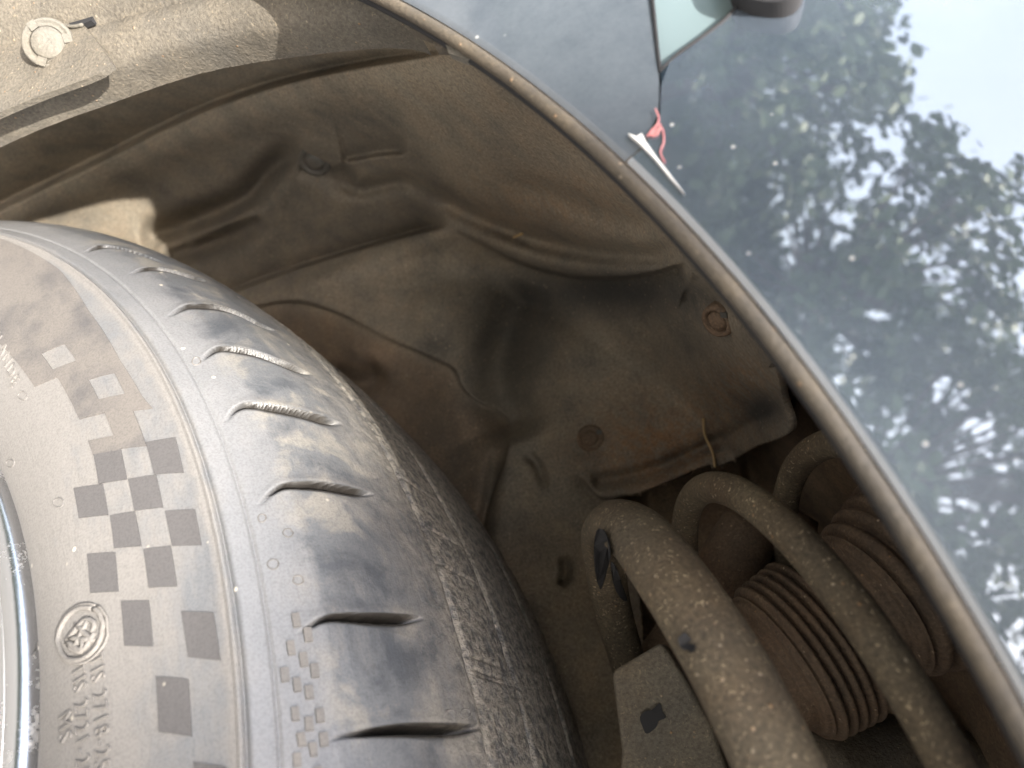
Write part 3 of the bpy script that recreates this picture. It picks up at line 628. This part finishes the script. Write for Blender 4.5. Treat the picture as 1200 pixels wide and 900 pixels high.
# ------------------------------------------------------------------ bumper flange at the top left, with its push clip
def on_plane(pts, o): p = np.asarray(pts, float); t = plane_t(p[:, 0], p[:, 1], o); return ray(p[:, 0], p[:, 1]) * t[:, None]
bumper = thing('front_bumper', 'dusty front bumper corner whose flange rims the top of the arch', 'bumper', W(A2C(np.array([0.3, 0.1, 0.0]))))
Ep = catmull([(-120, 195), (-60, 163), (0, 134), (50, 113), (100, 95), (150, 76), (200, 60), (250, 48), (300, 40), (350, 33), (400, 27), (440, 24), (470, 26), (486, 30)], 6)
Eo = np.stack([Ep[:, 0] + 12, Ep[:, 1] * .35 - 150], 1)
m_ = len(Ep); secs = []
wob = np.cumsum(rng.normal(0, .6, m_)); wob -= np.linspace(wob[0], wob[-1], m_)
inner = on_plane(Ep + np.stack([0 * wob, wob * .5], 1), -.022); outer = on_plane(Eo, -.001)
rows = []
for s, lift in ((0, -.012), (0, -.004), (.006, -.0008), (.02, .0004), (.06, .0014), (.12, .0022), (.2, .0018), (.27, .001), (.3, -.0012), (.33, .0012), (.4, .003), (.5, .0034), (.65, .003), (.8, .002), (1, 0)):
    rows.append(inner * (1 - s) + outer * s + N * lift)
V = np.stack(rows, 1)
mesh('flange', V.reshape(-1, 3), gridfaces(m_, len(rows), flip=True), MFLANGE, bumper)
tabp = catmull([(-60, 30), (0, 22), (30, 8), (46, 3), (54, 12), (66, 25), (82, 31), (97, 28)], 5)
tabp = np.vstack([tabp, [(108, 42), (120, 58), (131, 75), (118, 85)], catmull([(100, 93), (50, 111), (0, 132), (-60, 160)], 4)])
plate('tab', on_plane(tabp, -.0145), .0022, N, MFLANGE, bumper)
plate('slot', on_plane([(81, 27), (88, 24), (109, 18), (107, 24), (92, 30), (83, 31)], -.0138), .002, N, MSHELL, bumper)
lipp = on_plane(catmull([(40, 3), (46, 3), (54, 12), (66, 25), (82, 31), (97, 29)], 6), -.0138)
tube('tab_lip', lipp, .0006, MCLIP, bumper, 8)
cl = thing('push_clip', 'pale round push clip fastening the dusty bumper flange', 'clip', W(on_plane([(56, 51)], -.012)[0]))
Pc = on_plane([(57, 51)], -.0125)[0]; Rc_ = 29 * (-Pc[2]) / F; axc = N * .45 - Pc / np.linalg.norm(Pc) * .6; axc /= np.linalg.norm(axc)
lathe('clip_flange', Pc, axc, [(Rc_, -.004), (Rc_, .0006), (Rc_ * .95, .0013), (Rc_ * .86, .0014), (Rc_ * .82, .0006), (Rc_ * .70, .0005), (Rc_ * .66, .001)], MCLIP, cl, 48)
lathe('clip_pin', Pc - axc * .001, axc, [(Rc_ * .64, -.001), (Rc_ * .64, .0020), (Rc_ * .58, .0026), (Rc_ * .3, .0026), (.00002, .0025)], MCLIP, cl, 40)
for ang in (75, 195, 310):
    u = np.cross(axc, [0, 1, 0]); u /= np.linalg.norm(u); v = np.cross(axc, u); ar = math.radians(ang); d = u * math.cos(ar) + v * math.sin(ar); e = np.cross(axc, d)
    c0 = Pc + axc * .0016 + d * Rc_ * .8
    plate('clip_lug', [c0 + d * x * Rc_ * .17 + e * y * Rc_ * .17 for x, y in ((-1, -1), (1, -1), (1, 1), (-1, 1))], .0016, axc, MCLIP, cl)

# ------------------------------------------------------------------ fender, bumper side, lamp, arch trim
def pol(px, py, o=0.0): q = toarch(on_plane([(px, py)], o))[0]; return math.hypot(q[0], q[1]), math.atan2(q[1], q[0])
def out_of(rho):      # outward swell of the painted side over the distance from the arch edge
    x = rho - RA
    return -.0022 + .0026 * np.sqrt(1 - (1 - np.clip(x / .0012, 0, 1)) ** 2) - .03 * np.clip(x - .0012, 0, None) - .25 * np.clip(x - .03, 0, None) ** 2
seam = np.array([pol(*p) for p in ((752, 176), (764, 155), (775, 130), (775, 104), (774, 80), (795, 64), (825, 42), (852, 20), (866, 0), (885, -30), (930, -120))])
o_ = np.argsort(seam[:, 0]); seam = seam[o_]
top = np.array([pol(*p) for p in ((752, 176), (764, 155), (775, 130), (775, 104), (773, 80), (769, 40), (765, 0), (760, -40))]); top = top[np.argsort(top[:, 0])]
def side_panel(name, rho, th_a, th_b, nth, mat, parent, extra=0.0):
    th_ = th_a[:, None] + (th_b - th_a)[:, None] * np.linspace(0, 1, nth)[None]
    R_ = np.repeat(rho[:, None], nth, 1); V = np.stack([R_ * np.cos(th_), R_ * np.sin(th_), out_of(R_) + extra], -1)
    return mesh(name, A2C(V).reshape(-1, 3), gridfaces(len(rho), nth), mat, parent)
rho = RA + .0005 + np.r_[np.linspace(0, .012, 14), np.linspace(.012, .45, 90)[1:]]
fend = thing('fender', 'glossy dark blue-grey front fender mirroring trees and sky above the arch', 'fender', W(A2C(np.array([0.0, 0.40, 0.0]))))
side_panel('painted_panel', rho, np.interp(rho, seam[:, 0], seam[:, 1]), np.full(len(rho), math.radians(150)), 130, MPAINT, fend)
rhob = RA + .0005 + np.r_[np.linspace(0, .012, 14), np.linspace(.012, .12, 40)[1:]]
side_panel('painted_side', rhob, np.full(len(rhob), math.radians(12)), np.interp(rhob, top[:, 0], top[:, 1]) - .0015, 60, MBUMP, bumper, -.0004)
lamp = thing('headlight', 'teal glass headlight corner between bumper and fender at the top edge', 'headlight', W(on_plane([(800, 20)], -.003)[0]))
lp = [(773, 84), (771, 60), (767, 20), (763, -20), (760, -60), (880, -60), (868, -4), (853, 17), (826, 39), (796, 60)]
LP_ = on_plane(catmull(np.array(lp[:1] + lp[1:], float), 1), -.0022)
plate('lens', LP_, .004, N, MLENS, lamp)
tube('lamp_seal', catmull(on_plane([(774, 82), (796, 62), (826, 41), (853, 19), (868, -2), (884, -40)], -.0005), 4), .0004, MSHELL, lamp, 8)
tube('lamp_seal', catmull(on_plane([(774, 84), (771, 60), (767, 20), (763, -20)], -.0005), 4), .0004, MSHELL, lamp, 8)
# black end of the lamp housing
plate('housing_cap', on_plane(catmull([(850, -40), (858, -14), (874, -3), (900, 2), (922, 0), (938, -12), (946, -40)], 4), .0035), .006, N, MSHELL, lamp)
# trim bead round the arch edge
def arc(a0, a1, k, dr=0, o=0): th_ = np.radians(np.linspace(a0, a1, k)); return A2C(np.stack([(RA + dr) * np.cos(th_), (RA + dr) * np.sin(th_), np.full(k, o)], -1))
sa_ = math.degrees(pol(752, 176)[1])
trim = thing('arch_trim', 'tan dusty rolled trim bead along the edge of the wheel arch', 'trim', W(A2C(np.array([0.0, RA, 0.0]))))
tube('bead', arc(20, 125, 260, -.0013, -.0012), .00165, MBEAD, trim, 20)
tube('inner_lip', arc(20, 125, 200, -.0018, -.0038), .0013, MSHELL, trim, 10)
# torn scrap of liner under the trim, white glint and reflected red squiggle painted at the joint
sc = thing('torn_plastic_scrap', 'jagged torn plastic scrap hanging under the trim at the top of the arch', 'plastic scrap', W(on_plane([(520, 50)], -.01)[0]))
plate('scrap', on_plane([(478, 26), (505, 33), (535, 50), (560, 66), (572, 71), (560, 70), (545, 66), (528, 59), (524, 55), (509, 54), (505, 42), (496, 39), (480, 33)], -.004), .003, N, MBEAD, sc)
plate('scrap_end', on_plane([(522, 52), (540, 56), (556, 68), (545, 69), (526, 62)], -.0025), .002, N, MCLIP, sc)
glint_plate = plate('painted_glint', on_plane([(736, 156), (746, 160), (752, 156), (757, 166), (768, 182), (782, 200), (802, 226), (784, 206), (766, 184), (750, 168)], .0010), .0012, N, MWHITE)
tag(glint_plate, 'bright white glint painted on the edge beside the red squiggle', 'painted glint')
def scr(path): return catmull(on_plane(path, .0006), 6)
rs_ = thing('red_reflection', 'small reflected red squiggle painted on the grey paint by the bumper joint', 'reflection', W(on_plane([(768, 160)], .002)[0]))
tube('reflection_stroke', scr([(768, 127), (772, 140), (766, 152), (760, 158), (770, 155), (776, 150), (778, 165), (774, 178), (779, 190)]), .00017, MRED, rs_, 6)
tube('reflection_stroke', scr([(758, 160), (766, 150), (774, 146), (770, 158), (762, 158), (772, 150)]), .00016, MRED, rs_, 6)

# ------------------------------------------------------------------ strut: coil spring, boots, bracket
AX = np.array([.9413, .3172, -.1158]); AX /= np.linalg.norm(AX); CS = np.array([.0827, -.1011, -.2110]); RS = .0764
u_ = np.cross(N, AX); u_ /= np.linalg.norm(u_); v_ = np.cross(AX, u_)
P_R2 = (0.0297, 0.039)
spring = thing('coil_spring', 'thick dusty steel coil spring beside the arch trim', 'coil spring', W(CS - AX * .06))
def ringpt(a, h, R_=RS): return CS + AX * np.asarray(h)[..., None] + R_ * (np.cos(a)[..., None] * u_ + np.sin(a)[..., None] * v_)
# parameter at which each turn peeks out furthest left in view; the turn goes round from there
def find_phase():
    q = np.linspace(0, 2 * np.pi, 721); P = ringpt(q, q * 0); X = 600 + F * P[:, 0] / -P[:, 2]; return q[np.argmin(X)]
PHS = find_phase()
near = np.sign(ringpt(np.array([PHS + 1.57]), np.zeros(1))[0] @ N - ringpt(np.array([PHS - 1.57]), np.zeros(1))[0] @ N)
HK = {-3: -.075, -2: -.053, -1: -.0297, 0: 0.0, 1: .039, 2: .07, 3: .1}
def helix(dl, du):      # degrees counted from the left end of the middle turn; each turn climbs on its far side
    a = np.linspace(dl, du, int((du - dl) / 2.6)); k = np.floor((a + 25) / 360).astype(int); fr = (a + 25) - 360 * k
    h0 = np.array([HK[i] for i in k]); h1 = np.array([HK[i + 1] for i in k]); return ringpt(near * np.radians(a) + PHS, h0 + (h1 - h0) * sstep(175, 360, fr)), a
wp, _ = helix(-430, 640)
tube('wire', wp, .0045, MCOIL, spring, 20)
# heavy rubber sleeve on the lowest turn, widening towards the viewer's end
sp_, sa2 = helix(-480, -200)
def band(name, P, ra, rb, mat, parent, seg=28):       # a turn with an oval section, broad along the spring's axis
    m = len(P); a = np.linspace(0, 2 * np.pi, seg, endpoint=False); Q = P - CS; rad = Q - (Q @ AX)[:, None] * AX; rad /= np.linalg.norm(rad, axis=1)[:, None]
    lump = 1 + .03 * np.sin(np.arange(m) * .37)[:, None] * np.sin(a * 3)[None]
    V = P[:, None] + lump[..., None] * (ra[:, None, None] * np.cos(a)[None, :, None] * rad[:, None] + rb[:, None, None] * np.sin(a)[None, :, None] * AX)
    fc = [list(map(int, q)) for q in gridfaces(m, seg)] + [[i * seg + seg - 1, (i + 1) * seg + seg - 1, (i + 1) * seg, i * seg] for i in range(m - 1)]
    fc += [list(range(seg))[::-1], [(m - 1) * seg + j for j in range(seg)]]
    mesh(name, V.reshape(-1, 3), fc, mat, parent); return V.reshape(-1, 3)
wid_ = sstep(-400, -300, sa2)
SV = band('rubber_sleeve', sp_, .0056 + .0008 * wid_, .0066 + .0016 * wid_, MCOIL, spring)
def on_surf(V, pts, lift=.0003):
    px = 600 + F * V[:, 0] / -V[:, 2]; py = 450 - F * V[:, 1] / -V[:, 2]; out = []
    for x, y in pts:
        k = np.hypot(px - x, py - y) < 9; z = (-V[k, 2]).min() if k.any() else .2; out.append(ray(x, y) * (z - lift))
    return np.array(out)
for q in ([(699, 622), (706, 620), (712, 632), (714, 650), (710, 668), (703, 690), (697, 668), (696, 640)], [(716, 658), (722, 668), (730, 690), (734, 704), (726, 700), (718, 682)], [(794, 748), (802, 741), (812, 752), (814, 762), (802, 766)]):
    plate('tear', on_surf(SV, catmull(q, 2, True), .0006), .002, N, MSHELL, spring)

BX = np.array([.86, .46, -.16]); BX /= np.linalg.norm(BX)
def unp(px, py, z): return ray(px, py) * z
boot = thing('dust_boot', 'dark brown ribbed dust boot inside the coil spring', 'dust boot', W(unp(950, 765, .235)))
def ribs(c, R0, k, pitch, depth, a=.0):
    pr = []; R_ = R0 * (1 - a)
    for i in range(k):
        h = i * pitch; R_ = R0 * (1 - a * (1 - i / (k - 1)))
        for x, d in ((0, depth), (.18, depth * .35), (.38, 0), (.62, 0), (.82, depth * .35)): pr.append((R_ - d, h + x * pitch))
    R_ = R0 * (1 - a)
    pr = [(R_ * .2, -.001), (R_ * .48, -.001), (R_ * .52, -.0045), (R_ * .66, -.0045), (R_ * .7, -.0025), (R_ * .84, -.0025), (R_ * .88, -.001), (R_ * .93, -.0012)] + pr + [(R0 - depth, k * pitch), (R_ * .75, k * pitch + .001)]
    return pr
def boot_part(name, px, py, z, R_, k, pitch, depth, a):
    lathe(name, unp(px, py, z), BX, catmull(ribs(None, R_, k, pitch, depth, a), 3), MBOOT, boot, 72)
boot_part('lower_bellows', 918, 778, .235, .0266, 5, .0031, .0024, .05)
boot_part('upper_bellows', 1024, 706, .222, .0310, 5, .0054, .0036, .22)
lathe('boot_core', unp(890, 800, .235), BX, [(.0002, -.004), (.016, -.004), (.018, 0.0), (.0205, .05), (.0205, .09)], MBOOT, boot, 40)

knuckle = thing('strut_bracket', 'grey cast strut bracket with a square hole below the spring', 'bracket', W(unp(760, 850, .25)))
def block(name, pts, z, mat, parent, thick=.02, zf=None):
    P = np.array([unp(x, y, z if zf is None else zf[i]) for i, (x, y) in enumerate(pts)]); return plate(name, P, thick, N, mat, parent)
o1 = block('bracket_plate', [(716, 787), (748, 768), (775, 752), (800, 790), (835, 850), (870, 960), (722, 960), (728, 880)], .232, MBRKT, knuckle, .012)
bv = o1.modifiers.new('edge', 'BEVEL'); bv.width = .0016; bv.segments = 3
block('bracket_hole', catmull([(750, 840), (757, 833), (764, 832), (773, 824), (776, 834), (780, 841), (772, 845), (768, 853), (758, 860), (753, 852)], 3, True), .2312, MSHELL, knuckle, .002)
# brown bump-stop tower between the turns
tower = thing('spring_seat_tower', 'rust-brown tower behind the second spring turn', 'spring seat', W(unp(850, 650, .29)))
lathe('tower_shell', unp(845, 690, .292), AX * .3 + np.array([.2, .9, 0]), [(.02, -.05), (.0155, -.02), (.0135, .0), (.012, .02), (.011, .027), (.006, .03), (.0001, .0305)], MBOOT, tower, 40)
lathe('tower_post', unp(905, 690, .30), np.array([.25, .95, 0]), [(.013, -.06), (.012, .01), (.010, .03), (.0001, .033)], MBOOT, tower, 32)
arm = thing('lower_arm', 'muddy suspension arm at the bottom under the boots', 'suspension arm', W(unp(1010, 900, .26)))
tube('arm_bar', catmull(np.array([unp(960, 905, .25), unp(1040, 880, .262), unp(1150, 905, .27), unp(1300, 960, .28)]), 8), .012, MBRKT, arm, 20)

# ------------------------------------------------------------------ trees across the way (mirrored in the paint)
def tree(pos, h, cr, cy, label, nleaf=5600, seed=1, ncl=80, sg=.085, lf=(.05, .11)):
    g_ = np.random.default_rng(seed); t = thing('tree', label, 'tree', pos, 'trees standing across the way from the car')
    pos = np.array(pos, float); segs = [(pos, pos + [g_.normal(0, .1), g_.normal(0, .1), h * .5])]
    V = []; fc = []
    def limb(a, b2, ra, rb):
        d = b2 - a; d = d / np.linalg.norm(d); u = np.cross(d, [.3, .8, .1]); u /= np.linalg.norm(u); v = np.cross(d, u); k = len(V)
        for p, rr in ((a, ra), (b2, rb)):
            for j in range(7): V.append(p + rr * (math.cos(j * .8976) * u + math.sin(j * .8976) * v))
        for j in range(7): fc.append([k + j, k + (j + 1) % 7, k + 7 + (j + 1) % 7, k + 7 + j])
    top_ = segs[0][1]; limb(segs[0][0], top_, .16, .10); cl = []
    for i in range(ncl):
        a_ = g_.uniform(0, 6.283); el = g_.uniform(-.35, 1.0); rr = cr * g_.uniform(.3, 1.0)
        q = pos + np.array([math.cos(a_) * rr * math.sqrt(max(0, 1 - el * el * .8)), math.sin(a_) * rr * math.sqrt(max(0, 1 - el * el * .8)), cy + el * (h - cy) * .93])
        cl.append(q); limb(top_ + (q - top_) * .0, top_ + (q - top_) * .9, .045, .012)
    mesh_world('trunk', np.array(V), fc, MBARK, t)
    cl = np.array(cl); ci = g_.integers(0, len(cl), nleaf); cen = cl[ci] + g_.normal(0, cr * sg, (nleaf, 3)) * [1, 1, .8]
    d1 = g_.normal(0, 1, (nleaf, 3)); d1 /= np.linalg.norm(d1, axis=1)[:, None]; d2 = np.cross(d1, g_.normal(0, 1, (nleaf, 3))); d2 /= np.linalg.norm(d2, axis=1)[:, None]
    L = g_.uniform(*lf, (nleaf, 1)); Q = np.stack([cen - d1 * L, cen - d1 * L * .4 + d2 * L * .6, cen + d1 * L * .4 + d2 * L * .6, cen + d1 * L, cen + d1 * L * .4 - d2 * L * .6, cen - d1 * L * .4 - d2 * L * .6], 1).reshape(-1, 3)
    mesh_world('crown', Q, np.arange(nleaf * 6).reshape(-1, 6), MLEAF, t, smooth=False)
    return t
CW = np.array(mw.translation)
def place(az, dist): return (CW[0] - dist * math.cos(math.radians(az)), CW[1] + dist * math.sin(math.radians(az)), 0)   # az 0 = straight out from the car, + towards its front
for az, dist, h, cr, cy, lab, sd in ((64, 11, 4.5, 2.2, 2.4, 'bushy tree furthest towards the front of the car', 3), (43, 10.5, 4.9, 2.2, 2.6, 'tall round tree second from the front', 4), (26, 11.0, 6.2, 2.3, 3.0, 'tall narrow tree in the middle of the row', 5),
                                    (10, 10, 5.6, 2.3, 2.8, 'spreading tree straight out from the wheel', 6), (-8, 11, 5.6, 2.4, 2.8, 'dense tree towards the rear of the car', 8), (-30, 12, 6.0, 2.5, 3.0, 'tallest tree at the rear end of the row', 9)):
    tree(place(az, dist), h, cr, cy, lab, seed=sd)

# added tree, out of view: its crown stands in for the phone's shadow
S3 = SUN[0] * f_ + SUN[1] * UP + SUN[2] * N
P0 = ray(200, 560) * .215; e_ = np.array([.12, -1.0, 0]); e_ -= (e_ @ S3) * S3; e_ /= np.linalg.norm(e_)
cc = W(P0 + S3 * 4.2 + e_ * 0.99)
tree((cc[0], cc[1], 0), cc[2] + 1.15, 1.0, cc[2], 'compact unseen tree added to shade the rear of the wheel', nleaf=16000, seed=21, ncl=70, sg=.16, lf=(.07, .15))

# clipped hedge that closes the view below the crowns
def hedge(p0, p1, h, depth, label, nleaf, seed):
    g_ = np.random.default_rng(seed); t = thing('hedge', label, 'hedge', (p0 + p1) / 2); d = p1 - p0; L_ = np.linalg.norm(d); d = d / L_; q = np.array([-d[1], d[0], 0])
    k = 40; V = []; sec = [(-.5, 0), (-.5, .75), (-.36, .93), (0, .98), (.36, .93), (.5, .75), (.5, 0)]
    for i in range(k):
        for a_, b_ in sec: V.append(p0 + d * L_ * i / (k - 1) + q * depth * a_ * g_.uniform(.85, 1) + np.array([0, 0, h * b_ * g_.uniform(.88, .98)]))
    mesh_world('hedge_body', np.array(V), gridfaces(k, len(sec)), MLEAF, t)
    u = g_.uniform(0, 1, nleaf); sd = g_.uniform(-.62, .62, nleaf); z = np.where(np.abs(sd) > .45, g_.uniform(.02, 1.0, nleaf), g_.uniform(.92, 1.12, nleaf)) * h
    c = p0 + d * (L_ * u)[:, None] + q * (sd * depth)[:, None]; c[:, 2] = z
    d1 = g_.normal(0, 1, (nleaf, 3)); d1 /= np.linalg.norm(d1, axis=1)[:, None]; d2 = np.cross(d1, g_.normal(0, 1, (nleaf, 3))); d2 /= np.linalg.norm(d2, axis=1)[:, None]; l = g_.uniform(.05, .11, (nleaf, 1))
    mesh_world('hedge_leaves', np.stack([c - d1 * l, c + d2 * l * .6, c + d1 * l, c - d2 * l * .6], 1).reshape(-1, 3), np.arange(nleaf * 4).reshape(-1, 4), MLEAF, t, smooth=False)
hedge(np.array(place(72, 15.5)) * [1, 1, 0], np.array(place(-48, 15.5)) * [1, 1, 0] + np.array([-9.0, 0, 0]), 2.6, 1.3, 'long clipped green hedge behind the row of trees', 22000, 31)
